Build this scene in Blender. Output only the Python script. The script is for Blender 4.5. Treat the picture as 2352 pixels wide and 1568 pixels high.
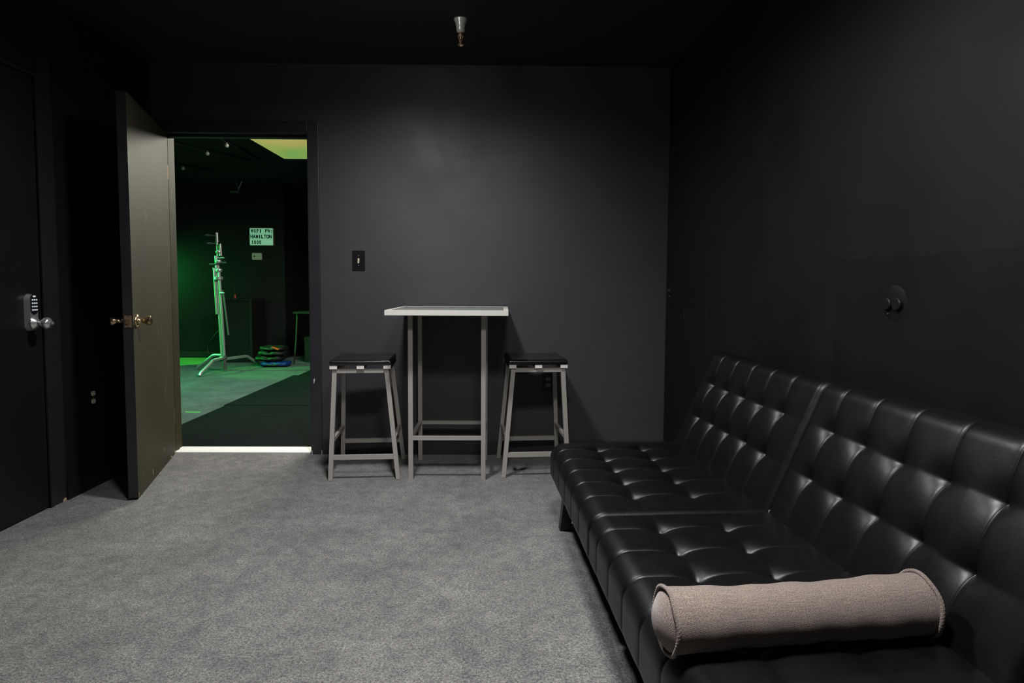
import bpy, bmesh, math, random
import numpy as np
from mathutils import Vector, Matrix

random.seed(7)
for o in list(bpy.data.objects):
    bpy.data.objects.remove(o, do_unlink=True)
SC = bpy.context.scene
COL = SC.collection
PI = math.pi

# ------------------------------------------------------------------ camera
F, PITCH, YAW, ROLL, CY, CAMH = 1457.783, 0.06236, 0.01374, 0.00542, 745.754, 1.104
def cam_axes(p, yw, r):
    cy, sy, cp, sp = math.cos(yw), math.sin(yw), math.cos(p), math.sin(p)
    f = Vector((sy * cp, cy * cp, -sp)); ri = Vector((cy, -sy, 0)); up = ri.cross(f)
    cr, sr = math.cos(r), math.sin(r)
    return cr * ri + sr * up, cr * up - sr * ri, f
ri, up, fw = cam_axes(PITCH, YAW, ROLL)
cd = bpy.data.cameras.new('camera')
cam = bpy.data.objects.new('camera', cd)
COL.objects.link(cam)
M = Matrix.Identity(4)
for i in range(3):
    M[i][0], M[i][1], M[i][2] = ri[i], up[i], -fw[i]
M[2][3] = CAMH
cam.matrix_world = M
cd.sensor_width = 36.0
cd.lens = F / 2352 * 36
cd.shift_y = (CY - 784) / 2352
cd.clip_start = 0.05
SC.camera = cam

# ------------------------------------------------------------------ world, exposure, large lights
w = bpy.data.worlds.new('world'); SC.world = w
w.use_nodes = True
w.node_tree.nodes['Background'].inputs[0].default_value = (0.0, 0.0, 0.0, 1)
w.node_tree.nodes['Background'].inputs[1].default_value = 0.0
SC.view_settings.view_transform = 'Standard'
SC.view_settings.look = 'None'
SC.view_settings.gamma = 1.0
SC.view_settings.use_curve_mapping = False
SC.view_settings.exposure = 0.0

def spot(name, loc, target, watts, col, angle, blend=1.0, r=0.05):
    l = bpy.data.lights.new(name, 'SPOT')
    l.energy = watts; l.color = col; l.spot_size = math.radians(angle); l.spot_blend = blend
    l.shadow_soft_size = r
    o = bpy.data.objects.new(name, l); COL.objects.link(o)
    o.location = loc
    o.rotation_euler = (Vector(target) - Vector(loc)).to_track_quat('-Z', 'Y').to_euler()
    return o
def area(name, loc, target, watts, col, sx, sy, spread=180):
    l = bpy.data.lights.new(name, 'AREA')
    l.shape = 'RECTANGLE'; l.size = sx; l.size_y = sy; l.energy = watts; l.color = col
    l.spread = math.radians(spread)
    o = bpy.data.objects.new(name, l); COL.objects.link(o)
    o.location = loc
    o.rotation_euler = (Vector(target) - Vector(loc)).to_track_quat('-Z', 'Y').to_euler()
    return o
# surface can downlights of the lounge (their housings are built below)
DL = [(-0.52, 2.76, 2.452), (0.08, 1.00, 2.452)]
spot('downlight_bulb', DL[0], (DL[0][0], DL[0][1], 0), 196, (1.0, 0.97, 0.965), 170, 1.0, 0.10)
spot('downlight_bulb', DL[1], (DL[1][0], DL[1][1], 0), 350, (1.0, 0.97, 0.955), 158, 1.0, 0.20)
for p_ in DL:  # added fill points under the downlights, brightening the sprinkler and ceiling
    l_ = bpy.data.lights.new('sprinkler_fill', 'POINT'); l_.energy = 2.6; l_.color = (1.0, 0.97, 0.95); l_.shadow_soft_size = 0.09
    o_ = bpy.data.objects.new('sprinkler_fill', l_); COL.objects.link(o_); o_.location = (p_[0], p_[1], 2.40)
# studio beyond the doorway: overhead white work light and a green stage light off to the left
area('studio_ceiling_light', (-1.15, 6.2, 2.5), (-1.6, 5.6, 0), 135, (1.0, 0.96, 0.82), 1.1, 0.55)
spot('green_stage_light', (-5.5, 8.95, 1.35), (-4.9, 9.46, 0.9), 34, (0.05, 1.0, 0.20), 130, 1.0, 0.15)
area('green_carpet_fill', (-4.2, 6.6, 2.52), (-4.2, 6.6, 0.0), 52, (0.10, 1.0, 0.42), 1.2, 1.2, 110)  # added overhead fill that tints the studio carpet green, no fixture there
spot('green_stage_light', (-5.7, 7.80, 1.5), (-3.6, 8.0, 0.80), 700, (0.03, 1.0, 0.10), 40, 0.6, 0.14)

# ------------------------------------------------------------------ materials
def mat(name, base=(0.5, 0.5, 0.5), rough=0.5, metal=0.0, spec=0.5, emit=None, estr=0.0):
    m = bpy.data.materials.new(name); m.use_nodes = True
    b = m.node_tree.nodes['Principled BSDF']
    b.inputs['Base Color'].default_value = (*base, 1)
    b.inputs['Roughness'].default_value = rough
    b.inputs['Metallic'].default_value = metal
    b.inputs['Specular IOR Level'].default_value = spec
    if emit:
        b.inputs['Emission Color'].default_value = (*emit, 1)
        b.inputs['Emission Strength'].default_value = estr
    return m
class NT:
    def __init__(s, m):
        s.m = m; s.t = m.node_tree; s.b = s.t.nodes['Principled BSDF']
        s.co = s.t.nodes.new('ShaderNodeTexCoord')
    def n(s, kind, **kw):
        x = s.t.nodes.new(kind)
        for k, v in kw.items():
            if k.startswith('_'): setattr(x, k[1:], v)
            else: x.inputs[k.replace('__', ' ')].default_value = v
        return x
    def l(s, a, b): s.t.links.new(a, b)
    def noise(s, scale, detail=3, rough=0.5, vec=None, dist=0.0):
        x = s.n('ShaderNodeTexNoise', Scale=scale, Detail=detail, Roughness=rough, Distortion=dist)
        s.l(vec if vec is not None else s.co.outputs['Object'], x.inputs['Vector']); return x
    def ramp(s, fac, stops):
        r = s.t.nodes.new('ShaderNodeValToRGB'); s.l(fac, r.inputs[0])
        el = r.color_ramp.elements
        while len(el) < len(stops): el.new(0.5)
        for e, (p, c) in zip(el, stops):
            e.position = p; e.color = (*c, 1) if len(c) == 3 else c
        return r
    def mix(s, fac, a, b, mode='MIX'):
        x = s.t.nodes.new('ShaderNodeMix'); x.data_type = 'RGBA'; x.blend_type = mode
        if hasattr(fac, 'links'): s.l(fac, x.inputs[0])
        else: x.inputs[0].default_value = fac
        for v, i in ((a, 6), (b, 7)):
            if hasattr(v, 'links'): s.l(v, x.inputs[i])
            else: x.inputs[i].default_value = (*v, 1)
        return x.outputs[2]
    def mapping(s, scale=(1, 1, 1), rot=(0, 0, 0), loc=(0, 0, 0)):
        x = s.t.nodes.new('ShaderNodeMapping')
        x.inputs['Scale'].default_value = scale; x.inputs['Rotation'].default_value = rot; x.inputs['Location'].default_value = loc
        s.l(s.co.outputs['Object'], x.inputs[0]); return x.outputs[0]
    def bump(s, h, strength=0.2, dist=0.002, prev=None):
        x = s.n('ShaderNodeBump', Strength=strength, Distance=dist)
        s.l(h, x.inputs['Height'])
        if prev is not None: s.l(prev, x.inputs['Normal'])
        s.l(x.outputs[0], s.b.inputs['Normal']); return x.outputs[0]

def wall_paint(name, base, scuff=(0.09, 0.085, 0.085), rough=0.52, scuffs=True, spec=0.5):
    m = mat(name, base, rough, spec=spec); t = NT(m)
    big = t.noise(1.3, 3, 0.55)
    c = t.mix(0.6, base, t.ramp(big.outputs[0], [(0.35, tuple(x * 0.82 for x in base)), (0.68, tuple(x * 1.18 for x in base))]).outputs[0])
    if scuffs:
        sv = t.noise(26, 2, 0.4, t.mapping((1, 1, 0.28)), 0.4)
        msk = t.noise(2.3, 2, 0.5)
        a = t.ramp(sv.outputs[0], [(0.735, (0, 0, 0)), (0.80, (1, 1, 1))])
        b = t.ramp(msk.outputs[0], [(0.52, (0, 0, 0)), (0.62, (1, 1, 1))])
        mm = t.n('ShaderNodeMath', _operation='MULTIPLY'); t.l(a.outputs[0], mm.inputs[0]); t.l(b.outputs[0], mm.inputs[1])
        m2 = t.n('ShaderNodeMath', _operation='MULTIPLY'); t.l(mm.outputs[0], m2.inputs[0]); m2.inputs[1].default_value = 0.35
        c = t.mix(m2.outputs[0], c, scuff)
    t.l(c, t.b.inputs['Base Color'])
    fine = t.noise(210, 3, 0.6)
    n1 = t.bump(fine.outputs[0], 0.22, 0.0012)
    wav = t.noise(5.5, 2, 0.5)
    t.bump(wav.outputs[0], 0.05, 0.01, n1)
    rr = t.ramp(t.noise(3.0, 3, 0.5).outputs[0], [(0.3, (rough - 0.05,) * 3), (0.7, (rough + 0.07,) * 3)])
    t.l(rr.outputs[0], t.b.inputs['Roughness'])
    return m
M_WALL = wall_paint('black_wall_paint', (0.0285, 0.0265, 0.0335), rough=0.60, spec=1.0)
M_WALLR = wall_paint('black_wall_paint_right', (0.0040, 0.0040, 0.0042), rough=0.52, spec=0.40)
# touched-up darker paint on the right wall: a rolled patch with a straight upper edge
def patch(m):
    t = NT(m); b = t.b
    old = b.inputs['Base Color'].links[0].from_socket
    sp = t.n('ShaderNodeSeparateXYZ'); t.l(t.co.outputs['Object'], sp.inputs[0])
    nz = t.noise(9, 2, 0.5)
    add = t.n('ShaderNodeMath', _operation='MULTIPLY_ADD'); t.l(nz.outputs[0], add.inputs[0]); add.inputs[1].default_value = 0.03
    t.l(sp.outputs[2], add.inputs[2])
    az = t.ramp(add.outputs[0], [(0.0, (0, 0, 0)), (1, (1, 1, 1))])
    a = t.n('ShaderNodeMath', _operation='LESS_THAN'); t.l(add.outputs[0], a.inputs[0]); a.inputs[1].default_value = 1.213
    c = t.n('ShaderNodeMath', _operation='LESS_THAN'); t.l(sp.outputs[1], c.inputs[0]); c.inputs[1].default_value = 2.21
    k = t.n('ShaderNodeMath', _operation='MULTIPLY'); t.l(a.outputs[0], k.inputs[0]); t.l(c.outputs[0], k.inputs[1])
    t.l(t.mix(k.outputs[0], old, t.mix(1.0, old, (0.88, 0.88, 0.88), 'MULTIPLY')), b.inputs['Base Color'])
    sl = t.n('ShaderNodeMath', _operation='MULTIPLY_ADD'); t.l(k.outputs[0], sl.inputs[0]); sl.inputs[1].default_value = -0.06; sl.inputs[2].default_value = 0.40
    t.l(sl.outputs[0], b.inputs['Specular IOR Level'])
patch(M_WALLR)
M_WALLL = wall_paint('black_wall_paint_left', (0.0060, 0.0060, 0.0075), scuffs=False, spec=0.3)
M_CEIL = wall_paint('black_ceiling_paint', (0.006, 0.0066, 0.0072), rough=0.8, scuffs=False)
M_TRIM = wall_paint('black_trim_paint', (0.017, 0.017, 0.025), rough=0.45, scuffs=True, spec=0.9)
M_STUDIO = wall_paint('studio_black_paint', (0.008, 0.010, 0.010), rough=0.6, scuffs=False)

def carpet(name, dark, light, big_c=(0.80, 1.12), sheen=0.1, fs=270):
    m = mat(name, light, 0.95, spec=0.10); t = NT(m)
    fine = t.noise(fs, 2, 0.8)
    mid = t.noise(fs * 0.42, 4, 0.75)
    blot = t.noise(17, 6, 0.72, None, 0.5)
    big = t.noise(3.0, 4, 0.6)
    f = t.mix(0.5, t.ramp(fine.outputs[0], [(0.40, dark), (0.62, light)]).outputs[0],
              t.ramp(mid.outputs[0], [(0.40, dark), (0.62, light)]).outputs[0])
    f = t.mix(1.0, f, t.ramp(blot.outputs[0], [(0.34, (0.74, 0.74, 0.75)), (0.66, (1.20, 1.20, 1.19))]).outputs[0], 'MULTIPLY')
    f = t.mix(1.0, f, t.ramp(big.outputs[0], [(0.32, (big_c[0],) * 3), (0.66, (big_c[1],) * 3)]).outputs[0], 'MULTIPLY')
    t.l(f, t.b.inputs['Base Color'])
    add = t.n('ShaderNodeMath', _operation='ADD'); t.l(fine.outputs[0], add.inputs[0]); t.l(mid.outputs[0], add.inputs[1])
    t.bump(add.outputs[0], 0.7, 0.005)
    t.b.inputs['Sheen Weight'].default_value = sheen
    return m
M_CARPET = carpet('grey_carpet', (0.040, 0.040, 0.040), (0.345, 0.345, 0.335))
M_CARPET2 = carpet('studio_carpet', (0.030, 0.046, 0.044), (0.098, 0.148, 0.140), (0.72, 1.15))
M_RUG = carpet('black_ribbed_matting', (0.0015, 0.004, 0.0034), (0.0050, 0.0130, 0.0110), sheen=0.0)

def leather():
    m = mat('black_leather', (0.0008, 0.0008, 0.0012), 0.38, spec=0.40); t = NT(m)
    v = t.n('ShaderNodeTexVoronoi', Scale=620); t.l(t.co.outputs['Object'], v.inputs['Vector'])
    n1 = t.bump(v.outputs['Distance'], 0.10, 0.0006)
    wr = t.noise(30, 4, 0.6, t.mapping((1, 3.0, 1)), 0.6)
    n2 = t.bump(wr.outputs[0], 0.10, 0.003, n1)
    so = t.noise(7, 2, 0.5)
    t.bump(so.outputs[0], 0.15, 0.012, n2)
    rr = t.ramp(t.noise(14, 4, 0.6).outputs[0], [(0.3, (0.39,) * 3), (0.7, (0.45,) * 3)])
    t.l(rr.outputs[0], t.b.inputs['Roughness'])
    return m
M_LEATHER = leather()
M_VINYL = mat('glossy_black_vinyl', (0.005, 0.005, 0.006), 0.24, spec=0.9)
M_SOFALEG = mat('dark_stained_wood', (0.030, 0.027, 0.025), 0.45)
t = NT(M_SOFALEG); g = t.noise(18, 4, 0.6, t.mapping((6, 6, 0.6)))
t.l(t.ramp(g.outputs[0], [(0.3, (0.008, 0.0075, 0.007)), (0.7, (0.018, 0.016, 0.015))]).outputs[0], t.b.inputs['Base Color'])
M_BLACKMETAL = mat('black_metal', (0.012, 0.012, 0.013), 0.4, 0.6)

def brushed(name, base, rough=0.42, metal=0.55):
    m = mat(name, base, rough, metal); t = NT(m)
    n = t.noise(60, 3, 0.6, t.mapping((3, 3, 0.25)))
    t.l(t.ramp(n.outputs[0], [(0.3, tuple(x * 0.97 for x in base)), (0.7, tuple(min(1, x * 1.03) for x in base))]).outputs[0], t.b.inputs['Base Color'])
    return m
M_SATIN = brushed('satin_nickel_paint', (0.46, 0.438, 0.405), 0.42, 0.35)
M_SATINB = brushed('bright_satin_frame', (0.80, 0.785, 0.74), 0.38, 0.2)
M_GLASS = mat('frosted_grey_glass', (0.17, 0.185, 0.18), 0.24, spec=0.6)
t = NT(M_GLASS); n = t.noise(40, 3, 0.7)
t.l(t.ramp(n.outputs[0], [(0.35, (0.22, 0.245, 0.23)), (0.7, (0.33, 0.36, 0.34))]).outputs[0], t.b.inputs['Base Color'])
M_WHITECAP = mat('white_plastic_cap', (0.82, 0.81, 0.78), 0.4)
M_CHROME = mat('polished_chrome', (0.80, 0.79, 0.78), 0.22, 0.82)
M_BRASS = mat('aged_brass', (0.72, 0.55, 0.34), 0.24, 1.0)
M_BRASSD = mat('worn_brass_plate', (0.42, 0.27, 0.17), 0.4, 0.8)
M_SPRINK = mat('sprinkler_brass', (0.85, 0.62, 0.38), 0.3, 0.9)
M_CUP = mat('pale_enamel_cup', (0.72, 0.72, 0.66), 0.25, 0.2)
M_BLACKPL = mat('black_plastic', (0.008, 0.008, 0.010), 0.35)
M_BTN = mat('pale_keypad_button', (0.75, 0.80, 0.84), 0.4, emit=(0.7, 0.8, 0.9), estr=0.25)
M_IVORY = mat('ivory_plastic', (0.62, 0.57, 0.44), 0.4)
M_GREYPL = mat('grey_plastic', (0.20, 0.20, 0.20), 0.5)
M_WHITE = mat('white_threshold_paint', (0.93, 0.92, 0.90), 0.45)
t = NT(M_WHITE); n = t.noise(30, 3)
t.l(t.ramp(n.outputs[0], [(0.3, (0.96, 0.96, 0.96)), (0.6, (0.98, 0.98, 0.98))]).outputs[0], t.b.inputs['Base Color'])
M_CHIP = mat('bare_white_chip', (0.62, 0.62, 0.58), 0.6)
M_CHIPB = mat('bare_wood_chip', (0.42, 0.34, 0.20), 0.7)

def door_paint():
    m = mat('worn_brown_black_door', (0.05, 0.04, 0.03), 0.62, spec=0.22); t = NT(m)
    big = t.noise(2.2, 4, 0.6, t.mapping((1, 1, 0.6)))
    c = t.ramp(big.outputs[0], [(0.3, (0.030, 0.027, 0.0145)), (0.7, (0.043, 0.039, 0.021))]).outputs[0]
    s1 = t.noise(16, 3, 0.55, t.mapping((1.5, 1, 0.35), (0, 0.55, 0)), 0.8)
    s2 = t.noise(1.6, 2, 0.5)
    a = t.ramp(s1.outputs[0], [(0.60, (0, 0, 0)), (0.70, (1, 1, 1))]); b = t.ramp(s2.outputs[0], [(0.40, (0, 0, 0)), (0.62, (1, 1, 1))])
    mm = t.n('ShaderNodeMath', _operation='MULTIPLY'); t.l(a.outputs[0], mm.inputs[0]); t.l(b.outputs[0], mm.inputs[1])
    m2 = t.n('ShaderNodeMath', _operation='MULTIPLY'); t.l(mm.outputs[0], m2.inputs[0]); m2.inputs[1].default_value = 0.5
    c = t.mix(m2.outputs[0], c, (0.085, 0.078, 0.062))
    t.l(c, t.b.inputs['Base Color'])
    n1 = t.bump(t.noise(180, 3, 0.6).outputs[0], 0.15, 0.001)
    t.bump(t.noise(9, 2, 0.5).outputs[0], 0.12, 0.004, n1)
    return m
M_DOOR = door_paint()
M_DOOREDGE = wall_paint('black_door_edge', (0.016, 0.017, 0.020), rough=0.36, scuffs=False)

def twill():
    m = mat('taupe_twill', (0.30, 0.25, 0.22), 0.9, spec=0.2); t = NT(m)
    # local x runs along the bolster; the weave wraps the tube by angle
    uv = t.t.nodes.new('ShaderNodeUVMap'); uv.uv_map = 'wrap'
    mp = t.t.nodes.new('ShaderNodeMapping'); t.l(uv.outputs[0], mp.inputs[0])
    mp.inputs['Rotation'].default_value = (0, 0, math.radians(38))
    wv = t.n('ShaderNodeTexWave', Scale=125.0, Distortion=1.6, Detail=2.0); t.l(mp.outputs[0], wv.inputs[0])
    wv.inputs['Detail Scale'].default_value = 3.0
    yarn = t.noise(420, 2, 0.6, uv.outputs[0])
    st = t.t.nodes.new('ShaderNodeMapping'); t.l(uv.outputs[0], st.inputs[0]); st.inputs['Scale'].default_value = (1, 14, 1)
    slub = t.noise(22, 4, 0.7, st.outputs[0])
    st2 = t.t.nodes.new('ShaderNodeMapping'); t.l(uv.outputs[0], st2.inputs[0]); st2.inputs['Scale'].default_value = (14, 1, 1)
    slub2 = t.noise(22, 3, 0.7, st2.outputs[0])
    c = t.mix(0.5, t.ramp(wv.outputs[0], [(0.2, (0.052, 0.042, 0.036)), (0.8, (0.33, 0.270, 0.235))]).outputs[0],
              t.ramp(yarn.outputs[0], [(0.38, (0.058, 0.048, 0.041)), (0.62, (0.34, 0.280, 0.243))]).outputs[0])
    c = t.mix(1.0, c, t.ramp(slub.outputs[0], [(0.3, (0.70, 0.70, 0.72)), (0.7, (1.15, 1.13, 1.1))]).outputs[0], 'MULTIPLY')
    c = t.mix(1.0, c, t.ramp(slub2.outputs[0], [(0.3, (0.88, 0.88, 0.88)), (0.7, (1.1, 1.1, 1.1))]).outputs[0], 'MULTIPLY')
    t.l(c, t.b.inputs['Base Color'])
    n1 = t.bump(wv.outputs[0], 0.5, 0.0012)
    t.bump(yarn.outputs[0], 0.4, 0.001, n1)
    t.b.inputs['Sheen Weight'].default_value = 0.25
    return m
M_TWILL = twill()
M_STANDCH = mat('stand_chrome', (0.62, 0.62, 0.62), 0.32, 0.75)
M_STANDDK = mat('stand_dark_knob', (0.10, 0.10, 0.10), 0.5, 0.3)
M_GREENFLOOR = mat('chroma_green_floor', (0.20, 0.62, 0.12), 0.6)
M_GREENTAPE = mat('green_floor_tape', (0.08, 0.62, 0.08), 0.6)
M_PANEL = mat('ceiling_light_diffuser', (0.5, 0.5, 0.4), 0.6, emit=(0.62, 0.80, 0.22), estr=0.45)
t = NT(M_PANEL); n = t.noise(1.1, 2, 0.4)
t.l(t.ramp(n.outputs[0], [(0.35, (0.30, 0.70, 0.14)), (0.65, (0.80, 0.72, 0.18))]).outputs[0], t.b.inputs['Emission Color'])
M_LBOX = mat('lightbox_panel', (0.5, 0.7, 0.6), 0.5, emit=(0.25, 0.68, 0.40), estr=0.52)
M_LBOXW = mat('white_plastic_case', (0.75, 0.80, 0.75), 0.5)
M_INK = mat('black_letter_film', (0.004, 0.02, 0.01), 0.5)
M_CAB = mat('black_laminate', (0.010, 0.011, 0.011), 0.45)
M_CABE = mat('dark_edge_strip', (0.012, 0.018, 0.014), 0.5)
M_BAG = mat('black_nylon', (0.004, 0.0045, 0.0045), 0.6)
M_BAGB = mat('blue_nylon', (0.003, 0.025, 0.20), 0.5)
M_BAGG = mat('dark_green_grey_nylon', (0.008, 0.011, 0.010), 0.6)
M_ORANGE = mat('orange_tag', (0.95, 0.07, 0.01), 0.6)
M_RED = mat('red_cap', (0.5, 0.05, 0.02), 0.5)

# ------------------------------------------------------------------ mesh helpers
def tag(o, label, cat, group=None, kind=None):
    o['label'] = label; o['category'] = cat
    if group: o['group'] = group
    if kind: o['kind'] = kind
    return o
def empty(name, loc=(0, 0, 0), rz=0.0):
    o = bpy.data.objects.new(name, None); COL.objects.link(o)
    o.location = loc; o.rotation_euler = (0, 0, rz); o.empty_display_size = 0.1
    return o
def link_mesh(name, me, m, parent=None, smooth=False):
    o = bpy.data.objects.new(name, me); COL.objects.link(o)
    if m is not None: me.materials.append(m)
    if smooth:
        for p in me.polygons: p.use_smooth = True
    if parent is not None: o.parent = parent
    return o
def obj(name, bm, m, parent=None, smooth=False, bevel=0.0, seg=2):
    if bevel > 0:
        bmesh.ops.bevel(bm, geom=[e for e in bm.edges if e.is_manifold and e.calc_face_angle(0) > 0.5], offset=bevel, segments=seg, affect='EDGES', profile=0.6)
    bmesh.ops.recalc_face_normals(bm, faces=bm.faces)
    me = bpy.data.meshes.new(name); bm.to_mesh(me); bm.free()
    o = link_mesh(name, me, m, parent)
    if smooth:
        for p in me.polygons: p.use_smooth = True
        try:
            me.set_sharp_from_angle(angle=math.radians(40))
        except Exception: pass
    return o
def BM(): return bmesh.new()
def box(bm, x0, x1, y0, y1, z0, z1):
    vs = [bm.verts.new(p) for p in ((x0, y0, z0), (x1, y0, z0), (x1, y1, z0), (x0, y1, z0), (x0, y0, z1), (x1, y0, z1), (x1, y1, z1), (x0, y1, z1))]
    for f in ((0, 3, 2, 1), (4, 5, 6, 7), (0, 1, 5, 4), (1, 2, 6, 5), (2, 3, 7, 6), (3, 0, 4, 7)):
        bm.faces.new([vs[i] for i in f])
    return bm
def prism(bm, pts0, pts1):
    a = [bm.verts.new(p) for p in pts0]; b = [bm.verts.new(p) for p in pts1]; n = len(a)
    bm.faces.new(a[::-1]); bm.faces.new(b)
    for i in range(n): bm.faces.new((a[i], a[(i + 1) % n], b[(i + 1) % n], b[i]))
    return bm
def bar(bm, p, q, w, d, ref=(0, 1, 0)):
    """square-section bar from p to q, w across, d along ref; horizontal-cut ends when vertical-ish"""
    p, q = Vector(p), Vector(q)
    r = Vector(ref)
    ax = (q - p).normalized()
    if abs(ax.z) > 0.8:
        u = Vector((1, 0, 0)) * w / 2; v = Vector((0, 1, 0)) * d / 2
    else:
        v = (r - ax * r.dot(ax)).normalized() * d / 2; u = ax.cross(v).normalized() * w / 2
    c = lambda o: [tuple(o - u - v), tuple(o + u - v), tuple(o + u + v), tuple(o - u + v)]
    return prism(bm, c(p), c(q))
def lathe(bm, prof, seg=32, origin=(0, 0, 0), axis='Z'):
    rings = []
    O = Vector(origin)
    for r, h in prof:
        ring = []
        if r < 1e-6:
            c = {'Z': (0, 0, h), 'X': (h, 0, 0), 'Y': (0, h, 0)}[axis]
            ring = [bm.verts.new(O + Vector(c))]
        else:
            for i in range(seg):
                a = 2 * PI * i / seg; ca, sa = r * math.cos(a), r * math.sin(a)
                c = {'Z': (ca, sa, h), 'X': (h, ca, sa), 'Y': (sa, h, ca)}[axis]
                ring.append(bm.verts.new(O + Vector(c)))
        rings.append(ring)
    for a, b in zip(rings, rings[1:]):
        if len(a) == 1 and len(b) == 1: continue
        for i in range(seg):
            j = (i + 1) % seg
            if len(a) == 1: bm.faces.new((a[0], b[i], b[j]))
            elif len(b) == 1: bm.faces.new((a[i], b[0], a[j]))
            else: bm.faces.new((a[i], b[i], b[j], a[j]))
    if len(rings[0]) > 1: bm.faces.new(rings[0])
    if len(rings[-1]) > 1: bm.faces.new(rings[-1][::-1])
    return bm
def tube(bm, pts, rad, seg=10, cap=True):
    pts = [Vector(p) for p in pts]; n = len(pts)
    rads = rad if isinstance(rad, (list, tuple)) else [rad] * n
    tang = []
    for i in range(n):
        tang.append((pts[min(i + 1, n - 1)] - pts[max(i - 1, 0)]).normalized())
    u = tang[0].orthogonal().normalized(); rings = []
    for i in range(n):
        u = (u - tang[i] * u.dot(tang[i])).normalized(); v = tang[i].cross(u)
        rings.append([bm.verts.new(pts[i] + (u * math.cos(2 * PI * k / seg) + v * math.sin(2 * PI * k / seg)) * rads[i]) for k in range(seg)])
    for a, b in zip(rings, rings[1:]):
        for k in range(seg): bm.faces.new((a[k], a[(k + 1) % seg], b[(k + 1) % seg], b[k]))
    if cap: bm.faces.new(rings[0][::-1]); bm.faces.new(rings[-1])
    return bm
def rounded_plate(bm, cx, cz, w, h, r, y0, y1, seg=6):
    """plate in the XZ plane between y0 and y1"""
    pts = []
    for sx, sz, a0 in ((1, 1, 0), (-1, 1, PI / 2), (-1, -1, PI), (1, -1, 1.5 * PI)):
        for k in range(seg + 1):
            a = a0 + PI / 2 * k / seg
            pts.append((cx + sx * (w / 2 - r) + r * math.cos(a), cz + sz * (h / 2 - r) + r * math.sin(a)))
    return prism(bm, [(x, y0, z) for x, z in pts], [(x, y1, z) for x, z in pts])
def structure(name, bm, m, label, cat, parent=None, bevel=0.0, smooth=False):
    o = obj(name, bm, m, parent, bevel=bevel, smooth=smooth)
    if parent is None:
        tag(o, label, cat, kind='structure')
    return o

# ------------------------------------------------------------------ room shell
D, L, H = 4.0935, 2.221, 2.4845           # back wall face, left wall, ceiling height
WT = 0.14                                  # back wall thickness
TH = 0.0589                                # the right wall runs slightly out of square
RX0 = 1.0578                               # right wall at the back corner
YN = -1.6                                  # wall behind the camera
def rwx(y): return RX0 + math.tan(TH) * (D - y)
OX0, OX1, OZ = -2.163, -1.240, 2.054       # doorway opening
BX = 1.9
structure('floor', box(BM(), -L - 0.1, BX, YN - 0.1, D + 0.02, -0.06, 0.0), M_CARPET, 'speckled grey carpet floor of the lounge', 'floor')
structure('ceiling', box(BM(), -L - 0.1, BX, YN - 0.1, D, H, H + 0.08), M_CEIL, 'flat black ceiling of the lounge', 'ceiling')
b = BM()
box(b, OX1, BX, D, D + WT, -0.06, H + 0.1)
box(b, -7.6, OX0, D, D + WT, -0.06, H + 0.1)
box(b, OX0, OX1, D, D + WT, OZ, H + 0.1)
structure('wall_back', b, M_WALL, 'black painted wall behind the bar table, with the doorway', 'wall')
# left wall with the opening of the closed door
DY1, DY0, DZ = 3.086, 2.171, 2.072
b = BM()
box(b, -L - 0.12, -L, DY1, D, -0.06, H)
box(b, -L - 0.12, -L, YN, DY0, -0.06, H)
box(b, -L - 0.12, -L, DY0, DY1, DZ, H)
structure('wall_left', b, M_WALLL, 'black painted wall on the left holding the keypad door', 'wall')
b = BM()
prism(b, [(rwx(D + 0.1), D + 0.0, -0.06), (rwx(YN), YN, -0.06), (rwx(YN) + 0.12, YN, -0.06), (rwx(D) + 0.12, D + 0.0, -0.06)],
      [(rwx(D + 0.1), D + 0.0, H), (rwx(YN), YN, H), (rwx(YN) + 0.12, YN, H), (rwx(D) + 0.12, D + 0.0, H)])
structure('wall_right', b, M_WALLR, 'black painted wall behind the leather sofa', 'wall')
structure('wall_front', box(BM(), -L - 0.1, BX, YN - 0.1, YN, -0.06, H), M_WALLL, 'black wall behind the camera', 'wall')

# baseboards
BB = 0.0929
structure('baseboard_back', box(BM(), -1.170, RX0 - 0.002, D - 0.012, D + 0.001, 0.0, BB), M_TRIM, 'black baseboard along the back wall', 'baseboard', bevel=0.003)
structure('baseboard_left', box(BM(), -L - 0.001, -L + 0.012, 3.20, D - 0.002, 0.0, 0.098), M_WALLL, 'black baseboard on the left wall behind the open door', 'baseboard', bevel=0.003)
b = BM()
def rw(y, off): return (rwx(y) - off, y)
prism(b, [(*rw(D - .012, .012), 0), (*rw(YN, .012), 0), (*rw(YN, -.001), 0), (*rw(D - .012, -.001), 0)],
      [(*rw(D - .012, .012), BB), (*rw(YN, .012), BB), (*rw(YN, -.001), BB), (*rw(D - .012, -.001), BB)])
structure('baseboard_right', b, M_TRIM, 'black baseboard on the right wall behind the sofa', 'baseboard', bevel=0.003)

# ------------------------------------------------------------------ steel frame of the doorway (trim_1)
fr = tag(empty('trim_1', (OX1, D, 0)), 'black steel door frame around the open doorway', 'door frame', kind='structure')
def rel(bm, o):
    bmesh.ops.translate(bm, verts=bm.verts, vec=-Vector(o)); return bm
C1, CT = -1.1717, 2.1246
o0 = (OX1, D, 0)
obj('casing', rel(box(BM(), OX1, C1, D - 0.014, D + 0.01, 0, CT), o0), M_TRIM, fr, bevel=0.0025)
obj('casing', rel(box(BM(), -L + 0.002, OX1, D - 0.014, D + 0.01, OZ + 0.012, CT), o0), M_TRIM, fr, bevel=0.0025)
obj('casing', rel(box(BM(), -L + 0.002, OX0, D - 0.014, D + 0.01, 0, OZ + 0.012), o0), M_TRIM, fr, bevel=0.0025)
b = BM(); box(b, OX1 - 0.004, OX1 + 0.02, D - 0.010, D + WT + 0.012, 0, OZ)
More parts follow.
